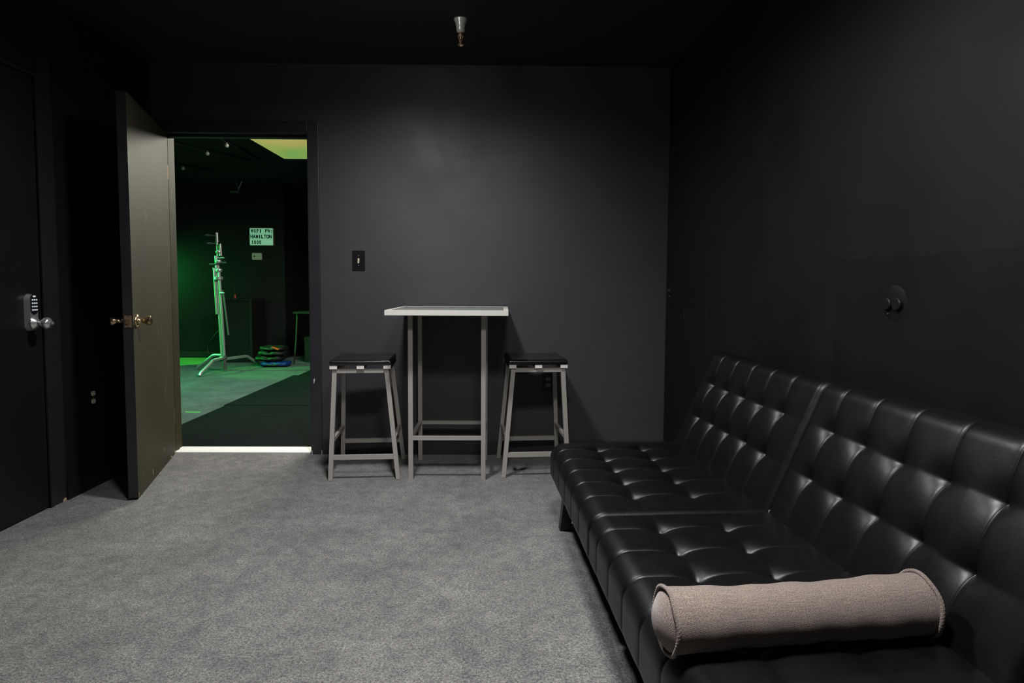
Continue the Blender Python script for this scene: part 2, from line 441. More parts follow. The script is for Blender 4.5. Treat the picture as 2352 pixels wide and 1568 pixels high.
obj('jamb', rel(b, o0), M_TRIM, fr)
b = BM(); box(b, OX0 - 0.02, OX0 + 0.004, D - 0.010, D + WT + 0.012, 0, OZ)
obj('jamb', rel(b, o0), M_DOOR, fr)
b = BM(); box(b, OX0, OX1, D - 0.010, D + WT + 0.012, OZ - 0.002, OZ + 0.02)
obj('head_jamb', rel(b, o0), M_TRIM, fr)
obj('door_stop', rel(box(BM(), OX1 - 0.018, OX1 - 0.003, D + 0.045, D + 0.095, 0, OZ - 0.003), o0), M_TRIM, fr, bevel=0.001)
obj('door_stop', rel(box(BM(), OX0 + 0.003, OX0 + 0.018, D + 0.045, D + 0.095, 0, OZ - 0.003), o0), M_DOOR, fr, bevel=0.001)
obj('door_stop', rel(box(BM(), OX0 + 0.018, OX1 - 0.018, D + 0.045, D + 0.095, OZ - 0.018, OZ - 0.003), o0), M_TRIM, fr, bevel=0.001)
o = obj('strike_plate', rel(box(BM(), OX1 - 0.0055, OX1 - 0.004, D + 0.012, D + 0.038, 0.865, 0.965), o0), M_BRASS, fr); o['label'] = 'brass strike plate'
def chip_poly(bm, pts, off0, off1, plane):
    """thin irregular flake of bare substrate; plane gives (a,b)->xyz for an offset"""
    return prism(bm, [plane(a, c, off0) for a, c in pts], [plane(a, c, off1) for a, c in pts])
b = BM()
chip_poly(b, [(-1.2215, 0.462), (-1.2165, 0.470), (-1.212, 0.492), (-1.2165, 0.497), (-1.222, 0.490)], 0.0, 0.0006, lambda a, c, o: (a, D - 0.014 - o, c))
chip_poly(b, [(-1.240, 0.001), (-1.2355, 0.001), (-1.236, 0.026), (-1.2385, 0.03)], 0.0, 0.0006, lambda a, c, o: (a, D - 0.014 - o, c))
chip_poly(b, [(-1.177, 0.001), (-1.1725, 0.001), (-1.173, 0.026), (-1.176, 0.03)], 0.0, 0.0006, lambda a, c, o: (a, D - 0.014 - o, c))
o = obj('paint_chip', rel(b, o0), M_CHIP, fr); o['label'] = 'pale bare paint chips'

# white threshold in the doorway
structure('trim_2', box(BM(), OX0 - 0.001, OX1 - 0.002, D + 0.018, D + WT + 0.022, -0.02, 0.006), M_WHITE, 'bright white threshold strip across the doorway', 'threshold', bevel=0.003)

# ------------------------------------------------------------------ open door (door_1)
HX, HY, DA, DW = -2.116, 4.0735, 1.2808, 0.9106
door = tag(empty('door_1', (HX, HY, 0), -DA), 'brown-black door standing open into the room, scuffed face and brass knobs', 'door', kind='structure')
# local x from hinge to latch edge, local +y = face turned to the doorway side (seen from camera)
# world dir of local x = (cos(-DA), sin(-DA)); local y = (sin DA, cos DA) -> towards the right/back
T = 0.044
leaf = obj('door_leaf', box(BM(), -0.012, DW - 0.0015, -T, 0.0, 0.012, 2.042), M_DOOR, door, bevel=0.0015)
e = obj('edge_face', box(BM(), DW - 0.0015, DW, -T, 0.0, 0.012, 2.042), M_DOOREDGE, door); e['label'] = 'black painted latch edge'
e = obj('back_face', box(BM(), 0.0, DW, -T - 0.0008, -T, 0.012, 2.042), M_DOOREDGE, door); e['label'] = 'black painted back face'
o = obj('latch_plate', box(BM(), DW, DW + 0.0012, -T / 2 - 0.0165, -T / 2 + 0.0165, 0.883, 0.942), M_BRASSD, door, bevel=0.0006); o['label'] = 'worn brass latch plate'
b = BM(); prism(b, [(DW, -T / 2 - 0.009, 0.899), (DW, -T / 2 + 0.009, 0.899), (DW, -T / 2 + 0.009, 0.925), (DW, -T / 2 - 0.009, 0.925)],
                [(DW + 0.008, -T / 2 - 0.009, 0.900), (DW + 0.003, -T / 2 + 0.008, 0.900), (DW + 0.003, -T / 2 + 0.008, 0.924), (DW + 0.008, -T / 2 - 0.009, 0.924)])
obj('latch_bolt', b, M_BRASS, o)
for zz in (0.889, 0.936):
    obj('screw', lathe(BM(), [(0.0, DW + 0.0022), (0.003, DW + 0.002), (0.0035, DW + 0.0005)], 12, (0, -T / 2, zz), 'X'), M_BRASS, o)
for s in (1, -1):
    y0 = 0.0 if s > 0 else -T
    pr = [(0.0, 0.0), (0.033, 0.0), (0.033, 0.004), (0.029, 0.009), (0.016, 0.012), (0.0115, 0.020), (0.0115, 0.030), (0.017, 0.038), (0.0225, 0.049), (0.0255, 0.060), (0.0245, 0.066), (0.020, 0.069), (0.0, 0.070)]
    b = lathe(BM(), [(r, s * h) for r, h in pr], 36, (DW - 0.062, y0 + s * 0.0005, 0.913), 'Y')
    k = obj('door_knob', b, M_BRASS, door, smooth=True); k['label'] = 'brass tulip door knob'
    obj('rose_screw', lathe(BM(), [(0.0, s * 0.013), (0.004, s * 0.012), (0.005, s * 0.004)], 12, (DW - 0.062 + 0.004, y0, 0.913 - 0.0285), 'Y'), M_BRASS, k)
b = BM()
Pf = lambda a, c, o: (a, 0.0 + o, c)
rr = random.Random(3)
for a, c, w_, h_ in ((0.012, 0.020, 0.02, 0.03), (DW - 0.01, 0.025, 0.006, 0.035), (0.12, 0.018, 0.035, 0.014), (0.60, 0.055, 0.008, 0.04), (0.30, 0.11, 0.006, 0.03)):
    pts = [(a + w_ / 2 * math.cos(t_) * rr.uniform(.7, 1), c + h_ / 2 * math.sin(t_) * rr.uniform(.7, 1)) for t_ in [2 * PI * i / 8 for i in range(8)]]
    pts = [(min(max(x, 0.001), DW - 0.0005), max(z, 0.0125)) for x, z in pts]
    chip_poly(b, pts, 0.0, 0.0006, Pf)
o = obj('paint_chip', b, M_CHIPB, door); o['label'] = 'pale chips along the bottom edge'
for zz in (0.25, 1.02, 1.80):
    h_ = obj('hinge', tube(BM(), [(-0.006, -0.004, zz - 0.045), (-0.006, -0.004, zz + 0.045)], 0.006, 12), M_BRASSD, door)

# ------------------------------------------------------------------ closed keypad door on the left wall (door_2)
d2 = tag(empty('door_2', (-L, DY1, 0)), 'closed black door with a chrome keypad lock on the left wall', 'door', kind='structure')
b = box(BM(), -0.048, -0.003, DY0 + 0.003 - DY1, -0.003, 0.006, DZ - 0.003)
obj('door_leaf', b, M_WALLL, d2, bevel=0.002)
JW = 3.105
M_TRIML = wall_paint('black_trim_paint_left', (0.016, 0.016, 0.019), rough=0.4, scuffs=False, spec=0.5)
fr2 = tag(empty('trim_3', (-L, DY1, 0)), 'black steel frame around the keypad door', 'door frame', kind='structure')
b = BM(); box(b, -0.005, 0.008, 0.0, 0.018, 0, DZ + 0.018); obj('casing', b, M_TRIML, fr2, bevel=0.004, seg=3)
b = BM(); box(b, -0.005, 0.008, DY0 - DY1 - 0.018, DY0 - DY1, 0, DZ + 0.018); obj('casing', b, M_TRIML, fr2, bevel=0.004, seg=3)
b = BM(); box(b, -0.005, 0.008, DY0 - DY1, 0.0, DZ, DZ + 0.018); obj('casing', b, M_TRIML, fr2, bevel=0.004, seg=3)
b = BM(); box(b, -0.119, -0.005, 0.0, 0.003, 0, DZ); obj('jamb', b, M_TRIML, fr2)
b = BM(); box(b, -0.119, -0.050, DY0 - DY1, 0.0, 0, DZ); obj('door_stop', b, M_TRIML, fr2)
b = BM(); box(b, -0.004, 0.003, 0.018, 0.114, 0, DZ + 0.115)
obj('outer_casing', b, M_TRIML, fr2, bevel=0.0015)
b = BM(); chip_poly(b, [(3.172, 0.001), (3.196, 0.001), (3.199, 0.010), (3.188, 0.018), (3.176, 0.012)], 0.0, 0.0008, lambda a, c, o: (0.0032 + o, a - DY1, c))
o = obj('paint_chip', b, M_CHIPB, fr2); o['label'] = 'pale chip at the foot of the frame'
# lock body: long rounded chrome escutcheon standing off the door, keypad on top, knob below
LY, X0 = 3.004 - DY1, -0.003
def stadium(bm, cy, z0, z1, w, x0, x1, seg=12, inset=0.0):
    pts = []
    r = w / 2
    for k in range(seg + 1):
        a = PI * k / seg; pts.append((cy + r * math.cos(a), z1 - r + r * math.sin(a)))
    for k in range(seg + 1):
        a = PI + PI * k / seg; pts.append((cy + r * math.cos(a), z0 + r + r * math.sin(a)))
    i = (r - inset) / r
    cz = (z0 + z1) / 2
    sh = lambda y, z: (cy + (y - cy) * i, cz + (z - cz) * (1 - inset / ((z1 - z0) / 2)))
    return prism(bm, [(x0, y, z) for y, z in pts], [(x1, *sh(y, z)) for y, z in pts])
lock = obj('keypad_lock', stadium(BM(), LY, 0.875, 1.052, 0.062, X0, X0 + 0.024, inset=0.006), M_CHROME, d2, smooth=True, bevel=0.002); lock['label'] = 'chrome keypad lock'
kp = obj('keypad_face', stadium(BM(), LY, 0.953, 1.048, 0.048, X0 + 0.0235, X0 + 0.027, inset=0.002), M_BLACKPL, lock); kp['label'] = 'black keypad face'
for r_ in range(4):
    for c_ in range(3):
        obj('key_button', lathe(BM(), [(0.0, 0.0305), (0.0032, 0.030), (0.0042, 0.0265)], 14, (X0, LY + (c_ - 1) * 0.0128, 1.0235 - r_ * 0.0158), 'X'), M_BTN, lock)
b = BM(); bmesh.ops.create_uvsphere(b, u_segments=16, v_segments=8, radius=1.0)
bmesh.ops.scale(b, verts=b.verts, vec=(0.0012, 0.0105, 0.0045)); bmesh.ops.translate(b, verts=b.verts, vec=(X0 + 0.0275, LY, 1.0395))
obj('key_logo', b, M_BTN, lock)
kn = [(0.0, 0.0), (0.030, 0.0), (0.030, 0.006), (0.022, 0.014), (0.012, 0.020), (0.0105, 0.030), (0.013, 0.037), (0.022, 0.043), (0.0275, 0.053), (0.0285, 0.060), (0.026, 0.069), (0.019, 0.075), (0.009, 0.078), (0.0085, 0.086), (0.0065, 0.089), (0.0, 0.090)]
k = obj('lock_knob', lathe(BM(), kn, 40, (X0 + 0.022, LY, 0.914), 'X'), M_CHROME, lock, smooth=True); k['label'] = 'round chrome knob'

# ------------------------------------------------------------------ wall fittings
def outlet(name, loc, rz, label, ivory):
    r = tag(empty(name, loc, rz), label, 'outlet')
    obj('cover_plate', rounded_plate(BM(), 0, 0, 0.072, 0.116, 0.005, -0.005, 0.0), M_BLACKPL, r, bevel=0.0012)
    for dz in (0.021, -0.021):
        b = BM()
        pts = []
        for k in range(24):
            a = 2 * PI * k / 24
            pts.append((0.0165 * math.cos(a), max(-0.0125, min(0.0125, 0.0165 * math.sin(a))) + dz))
        prism(b, [(x, -0.0072, z) for x, z in pts], [(x, -0.004, z) for x, z in pts])
        s = obj('socket', b, ivory, r)
        bb = BM(); box(bb, -0.0075, -0.0055, -0.0075, -0.0068, dz + 0.001, dz + 0.0085); box(bb, 0.0055, 0.0075, -0.0075, -0.0068, dz + 0.001, dz + 0.0085)
        lathe(bb, [(0.0, -0.0075), (0.0022, -0.0075), (0.0022, -0.0068)], 10, (0, 0, dz - 0.006), 'Y')
        obj('slot', bb, M_BLACKPL, s)
    obj('screw', lathe(BM(), [(0.0, -0.0068), (0.003, -0.0062), (0.003, -0.004)], 12, (0, 0, 0), 'Y'), M_GREYPL, r)
    return r
outlet('wall_outlet', (0.293, D, 0.478), 0.0, 'black wall outlet with grey sockets behind the stool beside the sofa', M_GREYPL)
outlet('wall_outlet', (-L, 3.432, 0.487), PI / 2, 'black wall outlet with ivory sockets low on the wall behind the open door', M_IVORY)
sw = tag(empty('light_switch', (-0.927, D, 1.256)), 'black toggle light switch on the wall beside the doorway', 'light switch')
obj('cover_plate', rounded_plate(BM(), 0, 0, 0.080, 0.126, 0.005, -0.006, 0.0), M_BLACKPL, sw, bevel=0.0015)
b = BM(); prism(b, [(-0.005, -0.005, -0.012), (0.005, -0.005, -0.012), (0.005, -0.005, 0.012), (-0.005, -0.005, 0.012)], [(-0.004, -0.016, -0.018), (0.004, -0.016, -0.018), (0.004, -0.014, -0.006), (-0.004, -0.014, -0.006)])
o = obj('toggle', b, M_IVORY, sw, bevel=0.001); o['label'] = 'ivory toggle'
box_ = BM(); rounded_plate(box_, 0, 0.001, 0.0115, 0.027, 0.002, -0.0065, -0.0055); obj('toggle_slot', box_, M_IVORY, sw)
for dz in (0.030, -0.030):
    obj('screw', lathe(BM(), [(0.0, -0.0078), (0.003, -0.0072), (0.0033, -0.005)], 12, (0, 0, dz), 'Y'), M_GREYPL, sw)

# round blanked outlet cover painted over on the right wall
yy = 1.905
cp = tag(empty('round_wall_plate', (rwx(yy), yy, 1.056), -PI / 2 + TH), 'round black painted-over cover plate with two discs, above the sofa on the right wall', 'wall plate')
# local -y faces into the room
obj('disc', lathe(BM(), [(0.0, -0.006), (0.046, -0.006), (0.054, -0.0035), (0.056, 0.0)], 48, (0, 0, 0), 'Y'), M_WALLR, cp, smooth=True)
for dx in (-0.0235, 0.0215):
    obj('outlet_cap', lathe(BM(), [(0.0, -0.017), (0.0165, -0.017), (0.019, -0.0145), (0.0195, -0.004)], 32, (dx, 0, -0.003), 'Y'), M_WALLR, cp, smooth=True)
obj('small_screw', lathe(BM(), [(0.0, -0.011), (0.003, -0.010), (0.0035, -0.005)], 12, (-0.022, 0, -0.0335), 'Y'), M_TRIM, cp)
cb = tag(empty('corner_bumper', (rwx(4.03), 4.03, 1.062), -PI / 2 + TH), 'tiny black fitting on the right wall next to the back corner', 'wall fitting')
obj('stub', lathe(BM(), [(0.0, -0.02), (0.008, -0.019), (0.01, -0.008), (0.017, -0.004), (0.018, 0.0)], 20, (0, 0, 0.012), 'Y'), M_TRIM, cb, smooth=True)
obj('stub', lathe(BM(), [(0.0, -0.012), (0.006, -0.011), (0.008, -0.004), (0.011, 0.0)], 20, (0, 0, -0.024), 'Y'), M_TRIM, cb, smooth=True)

# sprinkler
spr = tag(empty('sprinkler_head', (-0.229, 3.40, H)), 'brass fire sprinkler with pale cup hanging from the black ceiling', 'sprinkler')
obj('escutcheon_cup', lathe(BM(), [(0.030, 0.0), (0.0345, -0.001), (0.034, -0.006), (0.027, -0.022), (0.0235, -0.040), (0.022, -0.058), (0.019, -0.066), (0.012, -0.070), (0.011, -0.066), (0.0, -0.066)], 40), M_CUP, spr, smooth=True)
bd = obj('sprinkler_body', lathe(BM(), [(0.0, -0.062), (0.010, -0.062), (0.0105, -0.074), (0.014, -0.076), (0.014, -0.084), (0.009, -0.088), (0.0055, -0.092), (0.0045, -0.100), (0.0, -0.101)], 24), M_SPRINK, spr, smooth=True)
b = BM()
for s in (1, -1):
    tube(b, [(s * 0.011, 0, -0.084), (s * 0.0115, 0, -0.094), (s * 0.006, 0, -0.108), (s * 0.003, 0, -0.121)], [0.0028, 0.0022, 0.002, 0.0022], 8)
tube(b, [(0, 0, -0.098), (0, 0, -0.125)], 0.0028, 8)
obj('frame_arms', b, M_SPRINK, bd, smooth=True)
b = BM(); N = 16
for k in range(N):
    a0 = 2 * PI * (k + 0.12) / N; a1 = 2 * PI * (k + 0.88) / N
    r0, r1 = 0.004, 0.0175
    q = [(r0 * math.cos(a0), r0 * math.sin(a0)), (r1 * math.cos(a0), r1 * math.sin(a0)), (r1 * math.cos(a1), r1 * math.sin(a1)), (r0 * math.cos(a1), r0 * math.sin(a1))]
    z = [-0.124, -0.1315, -0.1315, -0.124]
    prism(b, [(x, y, zz - 0.0012) for (x, y), zz in zip(q, z)], [(x, y, zz) for (x, y), zz in zip(q, z)])
lathe(b, [(0.0, -0.1275), (0.007, -0.127), (0.006, -0.122), (0.0, -0.121)], 16)
obj('deflector', b, M_SPRINK, spr)

# surface downlight cans
for i, p in enumerate(DL):
    r = tag(empty('ceiling_downlight', (p[0], p[1], H)), ('flat round black downlight on the ceiling in front of the bar table' if i == 0 else 'flat round black downlight on the ceiling in front of the sofa'), 'ceiling light', 'ceiling downlights')
    obj('housing', lathe(BM(), [(0.0, 0.0), (0.058, 0.0), (0.060, -0.018), (0.050, -0.018), (0.048, -0.006), (0.0, -0.006)], 40), M_BLACKPL, r, smooth=True)
    obj('ceiling_plate', lathe(BM(), [(0.0, 0.0), (0.072, 0.0), (0.072, -0.005), (0.0, -0.005)], 40), M_BLACKPL, r)

# ------------------------------------------------------------------ bar table
tb = tag(empty('bar_table', (-0.31, 3.75, 0)), 'tall square bar table with pale metal frame and grey glass top against the back wall', 'bar table')
def TB(bm): return bm
x0, x1, y0, y1 = -0.326, 0.337, -0.352, 0.318
zt0, zt1 = 0.940, 0.9675
wf = 0.026
b = BM()
prism(b, [(x0, y0, zt0), (x1, y0, zt0), (x1 - wf, y0 + wf, zt0), (x0 + wf, y0 + wf, zt0)], [(x0, y0, zt1), (x1, y0, zt1), (x1 - wf, y0 + wf, zt1), (x0 + wf, y0 + wf, zt1)])
prism(b, [(x1, y0, zt0), (x1, y1, zt0), (x1 - wf, y1 - wf, zt0), (x1 - wf, y0 + wf, zt0)], [(x1, y0, zt1), (x1, y1, zt1), (x1 - wf, y1 - wf, zt1), (x1 - wf, y0 + wf, zt1)])
prism(b, [(x1, y1, zt0), (x0, y1, zt0), (x0 + wf, y1 - wf, zt0), (x1 - wf, y1 - wf, zt0)], [(x1, y1, zt1), (x0, y1, zt1), (x0 + wf, y1 - wf, zt1), (x1 - wf, y1 - wf, zt1)])
prism(b, [(x0, y1, zt0), (x0, y0, zt0), (x0 + wf, y0 + wf, zt0), (x0 + wf, y1 - wf, zt0)], [(x0, y1, zt1), (x0, y0, zt1), (x0 + wf, y0 + wf, zt1), (x0 + wf, y1 - wf, zt1)])
obj('top_frame', b, M_SATINB, tb, bevel=0.0015)
o = obj('glass_top', box(BM(), x0 + wf - 0.001, x1 - wf + 0.001, y0 + wf - 0.001, y1 - wf + 0.001, zt0 + 0.010, zt1 - 0.002), M_GLASS, tb); o['label'] = 'frosted grey glass panel'
LW = 0.0255
lx0, lx1, ly0, ly1 = -0.2105, 0.1995, -0.193, 0.219
rot = 0.035
def rt(x, y): return (x * math.cos(rot) - y * math.sin(rot), x * math.sin(rot) + y * math.cos(rot))
for lx, ly in ((lx0, ly0), (lx1, ly0), (lx1, ly1), (lx0, ly1)):
    obj('leg', bar(BM(), (lx, ly, 0.0), (lx, ly, zt0), LW, LW), M_SATIN, tb, bevel=0.002)
for a, c in (((lx0, ly0), (lx1, ly0)), ((lx1, ly0), (lx1, ly1)), ((lx1, ly1), (lx0, ly1)), ((lx0, ly1), (lx0, ly0))):
    va, vc = Vector((*a, 0.2375)), Vector((*c, 0.2375)); d_ = (vc - va).normalized() * LW / 2
    obj('stretcher', bar(BM(), va + d_, vc - d_, 0.021, 0.021, (0, 0, 1)), M_SATIN, tb, bevel=0.0015)
tb.rotation_euler = (0, 0, 0)

# ------------------------------------------------------------------ bar stools
def make_stool(lean_x):
    r = empty('bar_stool')
    hx, hy, tx, ty = 0.1885, 0.205, 0.145, 0.158       # foot and top half spacings (outer centres)
    ZT = 0.600
    W = 0.0245
    def at(sx, sy, z):
        k = z / 0.615
        return Vector((sx * (hx + (tx - hx) * k) + lean_x * k, sy * (hy + (ty - hy) * k), z))
    for sx in (-1, 1):
        for sy in (-1, 1):
            l = obj('leg', bar(BM(), at(sx, sy, 0.002), at(sx, sy, 0.626), W, W), M_SATIN, r, bevel=0.0015)
            obj('foot_pad', box(BM(), sx * hx - 0.012, sx * hx + 0.012, sy * hy - 0.012, sy * hy + 0.012, 0.0, 0.002), M_BLACKPL, l)
    for (a, c, z, h) in (((-1, -1), (1, -1), 0.129, 0.026), ((-1, 1), (1, 1), 0.129, 0.026), ((-1, -1), (-1, 1), 0.222, 0.020), ((1, -1), (1, 1), 0.222, 0.020)):
        p, q = at(*a, z), at(*c, z); d_ = (q - p).normalized() * W / 2
        obj('footrest_bar' if h > 0.021 else 'side_bar', bar(BM(), p + d_, q - d_, 0.018, h, (0, 0, 1)), M_SATIN, r, bevel=0.0015)
    for (a, c) in (((-1, -1), (1, -1)), ((-1, 1), (1, 1)), ((-1, -1), (-1, 1)), ((1, -1), (1, 1))):
        p, q = at(*a, 0.615), at(*c, 0.615); d_ = (q - p).normalized() * W / 2
        obj('apron', bar(BM(), p + d_, q - d_, 0.020, 0.023, (0, 0, 1)), M_SATIN, r, bevel=0.0015)
    for cx in (lean_x - 0.149, lean_x, lean_x + 0.149):
        s = obj('support_bar', box(BM(), cx - 0.0195, cx + 0.0195, -0.176, 0.176, 0.627, 0.648), M_BLACKMETAL, r)
        for sy in (-1, 1):
            ys = sorted((sy * 0.176, sy * 0.181))
            c = obj('end_cap', box(BM(), cx - 0.0205, cx + 0.0205, ys[0], ys[1], 0.6275, 0.650), M_WHITECAP, s, bevel=0.0025); c['label'] = 'white plastic end cap'
    # padded seat: gently dished pad with rolled edges
    nx, ny = 28, 30
    bm = BM(); grid = []
    wx, wy = 0.170, 0.186
    def ztop(u, v):
        e = min(1 - abs(u), 1 - abs(v))
        ed = min(1, max(0.0, e / 0.10)); rnd = math.sqrt(max(0, 1 - (1 - ed) ** 2))
        return 0.660 + 0.018 * rnd + 0.004 * (u * u) * rnd
    for i in range(nx + 1):
        row = []
        for j in range(ny + 1):
            u = math.sin((i / nx - 0.5) * PI) ; v = math.sin((j / ny - 0.5) * PI)
            row.append(bm.verts.new((u * wx + lean_x, v * wy, ztop(u, v))))
        grid.append(row)
    for i in range(nx):
        for j in range(ny): bm.faces.new((grid[i][j], grid[i + 1][j], grid[i + 1][j + 1], grid[i][j + 1]))
    ring = [grid[i][0] for i in range(nx + 1)] + [grid[nx][j] for j in range(1, ny + 1)] + [grid[i][ny] for i in range(nx - 1, -1, -1)] + [grid[0][j] for j in range(ny - 1, 0, -1)]
    low = [bm.verts.new(((v.co.x - lean_x) * 0.985 + lean_x, v.co.y * 0.985, 0.6485)) for v in ring]; n = len(ring)
    for k in range(n): bm.faces.new((ring[k], ring[(k + 1) % n], low[(k + 1) % n], low[k])[::-1])
    bm.faces.new(low)
    s = obj('seat', bm, M_VINYL, r, smooth=True); s['label'] = 'glossy black seat pad'
    return r
st1 = make_stool(-0.022)
st1.location = (-0.7975, 3.748, 0); st1.rotation_euler = (0, 0, math.radians(4.6))
tag(st1, 'bar stool with black seat and metal legs between the doorway and the bar table', 'bar stool', 'bar stools')
st2 = make_stool(0.014)
st2.location = (0.176, 3.812, 0); st2.rotation_euler = (0, 0, math.radians(4.6))
tag(st2, 'bar stool with black seat and metal legs between the bar table and the sofa', 'bar stool', 'bar stools')

# ------------------------------------------------------------------ sofa (tufted leather futon)
SO = Vector((0.228, 2.7594, 0.0))
sofa = tag(empty('futon_sofa', (0.228, 2.7594, 0), -(PI / 2 - TH)), 'long tufted black leather futon sofa along the right wall', 'sofa')
# local x = along the sofa towards the camera (v); local y = towards the wall (u); local z up
V0, PITCHV, ML, SP = -0.115, 0.9189, 0.913, 0.1551
def cushion(name, W, Tk, rf, rb, rows, place, parent, v_start, top_dome=0.006, tuftd=0.021, rend=0.030):
    """closed tufted slab. cross-section in (s,n): s 0..W across, n 0 (face) .. -Tk (back); place(s,n,v)->local xyz"""
    # perimeter samples (s,n, ns,nn) going round; face first
    per = []
    def arc(cs, cn, r, a0, a1, k):
        for i in range(k):
            a = a0 + (a1 - a0) * i / k
            per.append((cs + r * math.cos(a), cn + r * math.sin(a), math.cos(a), math.sin(a)))
    # start at face near s=rf going to W
    nf = int((W - rf - rb) / 0.0048)
    for i in range(nf): per.append((rf + (W - rf - rb) * i / nf, 0.0, 0.0, 1.0))
    arc(W - rb, -rb, rb, PI / 2, 0, max(6, int(rb * 1.57 / 0.006)))
    ns = max(2, int((Tk - 2 * rb) / 0.012))
    for i in range(ns): per.append((W, -rb - (Tk - 2 * rb) * i / ns, 1.0, 0.0))
    rbl = min(rb, 0.03)
    arc(W - rb, -Tk + rb, rb, 0, -PI / 2, max(6, int(rb * 1.57 / 0.008)))
    nb = 30
    rq = min(0.05, Tk - rf - 0.002)
    for i in range(nb): per.append((W - rb - (W - rb - rq) * i / nb, -Tk, 0.0, -1.0))
    arc(rq, -Tk + rq, rq, -PI / 2, -PI, 10)
    nfr = max(2, int((Tk - rf - rq) / 0.008))
    for i in range(nfr): per.append((0.0, -Tk + rq + (Tk - rf - rq) * i / nfr, -1.0, 0.0))
    arc(rf, -rf, rf, PI, PI / 2, max(8, int(rf * 1.57 / 0.005)))
    per = np.array(per)
    # stations along v, denser near seams and at ends
    seams = [0.115 + SP * k for k in range(5)]
    vs = set()
    re = rend
    for k in range(9): vs.add(re * (1 - math.cos(PI / 2 * k / 8)))
    for k in range(9): vs.add(ML - re * (1 - math.cos(PI / 2 * k / 8)))
    x = re
    while x < ML - re:
        dmin = min(abs(x - s_) for s_ in seams)
        vs.add(x); x += 0.0016 if dmin < 0.007 else (0.0032 if dmin < 0.02 else 0.0055)
    for s_ in seams: vs.add(s_)
    vs = np.array(sorted(vs))
    keep = [0]
    for i in range(1, len(vs)):
        if vs[i] - vs[keep[-1]] > 0.0004: keep.append(i)
    vs = vs[keep]
    rng = random.Random(len(name) * 31 + int(v_start * 100))
    cs_, cn_ = W / 2, -Tk / 2
    NV, NP = len(vs), len(per)
    P = np.zeros((NV, NP, 3))
    jit = [(rng.uniform(-0.004, 0.004), rng.uniform(-0.004, 0.004)) for _ in range(20)]
    s, n, sn, nn = per.T
    facew = np.clip(nn, 0, 1)                       # 1 on the face
    for i, v in enumerate(vs):
        de = min(v, ML - v)
        ins = 0.0
        if de < re: ins = re - math.sqrt(max(0, re * re - (re - de) ** 2))
        # seam crease
        dsm = np.array([abs(v - q) for q in seams]); k0 = int(dsm.argmin()); d0 = dsm[k0]
        crease = 0.0042 * math.exp(-(d0 / 0.0034)) + 0.0028 * math.exp(-(d0 / 0.016))
        # bulge between seams
        disp = np.full(NP, -crease)
        front = np.clip((1 - np.abs(nn)) * 1.0, 0, 1)
        bottom = nn < -0.5
        disp[bottom] *= 0.25
        edgeflat = np.clip(de / 0.10, 0, 1) ** 0.8
        for ri_, rs in enumerate(rows):
            js, jv = jit[ri_ * 5 + k0]
            ds = np.abs(s - rs - js)
            # gentle valley along the row, deep pinch at the buttons
            rowamp = (0.0035 + 0.0125 * math.exp(-(d0 / 0.042) ** 1.2)) * edgeflat
            val = rowamp * np.exp(-(ds / 0.040) ** 1.15)
            pin = tuftd * 0.62 * np.exp(-np.sqrt((ds / 1.0) ** 2 + d0 * d0) / 0.019)
            disp -= (val + pin) * facew
        disp += top_dome * facew * np.sin(np.clip(s / W, 0, 1) * PI) * edgeflat
        sc_s = s - sn * ins; sc_n = n - nn * ins
        ss = sc_s + sn * disp; nn2 = sc_n + nn * disp
        for a in range(NP):
            P[i, a] = place(ss[a], nn2[a], v + v_start)
    verts = P.reshape(-1, 3).tolist()
    faces = []
    for i in range(NV - 1):
        for a in range(NP):
            b_ = (a + 1) % NP
            faces.append((i * NP + a, i * NP + b_, (i + 1) * NP + b_, (i + 1) * NP + a))
    # end caps: fan of inward rings
    for (i, flip) in ((0, False), (NV - 1, True)):
        base = list(range(i * NP, i * NP + NP)); cv = P[i].mean(axis=0)
        prev = base
        sgn = -1 if not flip else 1
        for f_ in (0.75, 0.45, 0.2):
            idx0 = len(verts)
            for a in range(NP):
                q = cv + (P[i, a] - cv) * f_
                verts.append(q.tolist())
            cur = list(range(idx0, idx0 + NP))
            for a in range(NP):
                b_ = (a + 1) % NP
                faces.append((prev[a], cur[a], cur[b_], prev[b_]) if not flip else (prev[a], prev[b_], cur[b_], cur[a]))
            prev = cur
        verts.append(cv.tolist()); c_i = len(verts) - 1
        for a in range(NP):
            b_ = (a + 1) % NP
            faces.append((prev[a], c_i, prev[b_]) if not flip else (prev[a], prev[b_], c_i))
    me = bpy.data.meshes.new(name); me.from_pydata(verts, [], faces); me.update()
    bm = bmesh.new(); bm.from_mesh(me); bmesh.ops.recalc_face_normals(bm, faces=bm.faces); bm.to_mesh(me); bm.free()
    return link_mesh(name, me, M_LEATHER, parent, smooth=True)

ZS = 0.383          # seat face height before tufting
def seat_place(s, n, v): return (v, s - 0.004, ZS + n)
PHI = math.atan2(0.0588, 0.1363)   # recline of the backrest
e_u, e_z = math.sin(PHI), math.cos(PHI); n_u, n_z = -math.cos(PHI), math.sin(PHI)
Fu, Fz = 0.655 + 0.019 * n_u - 0.200 * e_u, 0.519 + 0.019 * n_z - 0.200 * e_z
def back_place(s, n, v): return (v, Fu + s * e_u + n * n_u, Fz + s * e_z + n * n_z)
for k in range(2):
    vstart = V0 + k * PITCHV
    sc = cushion('seat_cushion', 0.66, 0.178, 0.062, 0.045, (0.1956, 0.394), seat_place, sofa, vstart, rend=0.019)
    bc = cushion('backrest_cushion', 0.521, 0.125, 0.045, 0.058, (0.200, 0.356), back_place, sofa, vstart, rend=0.024)
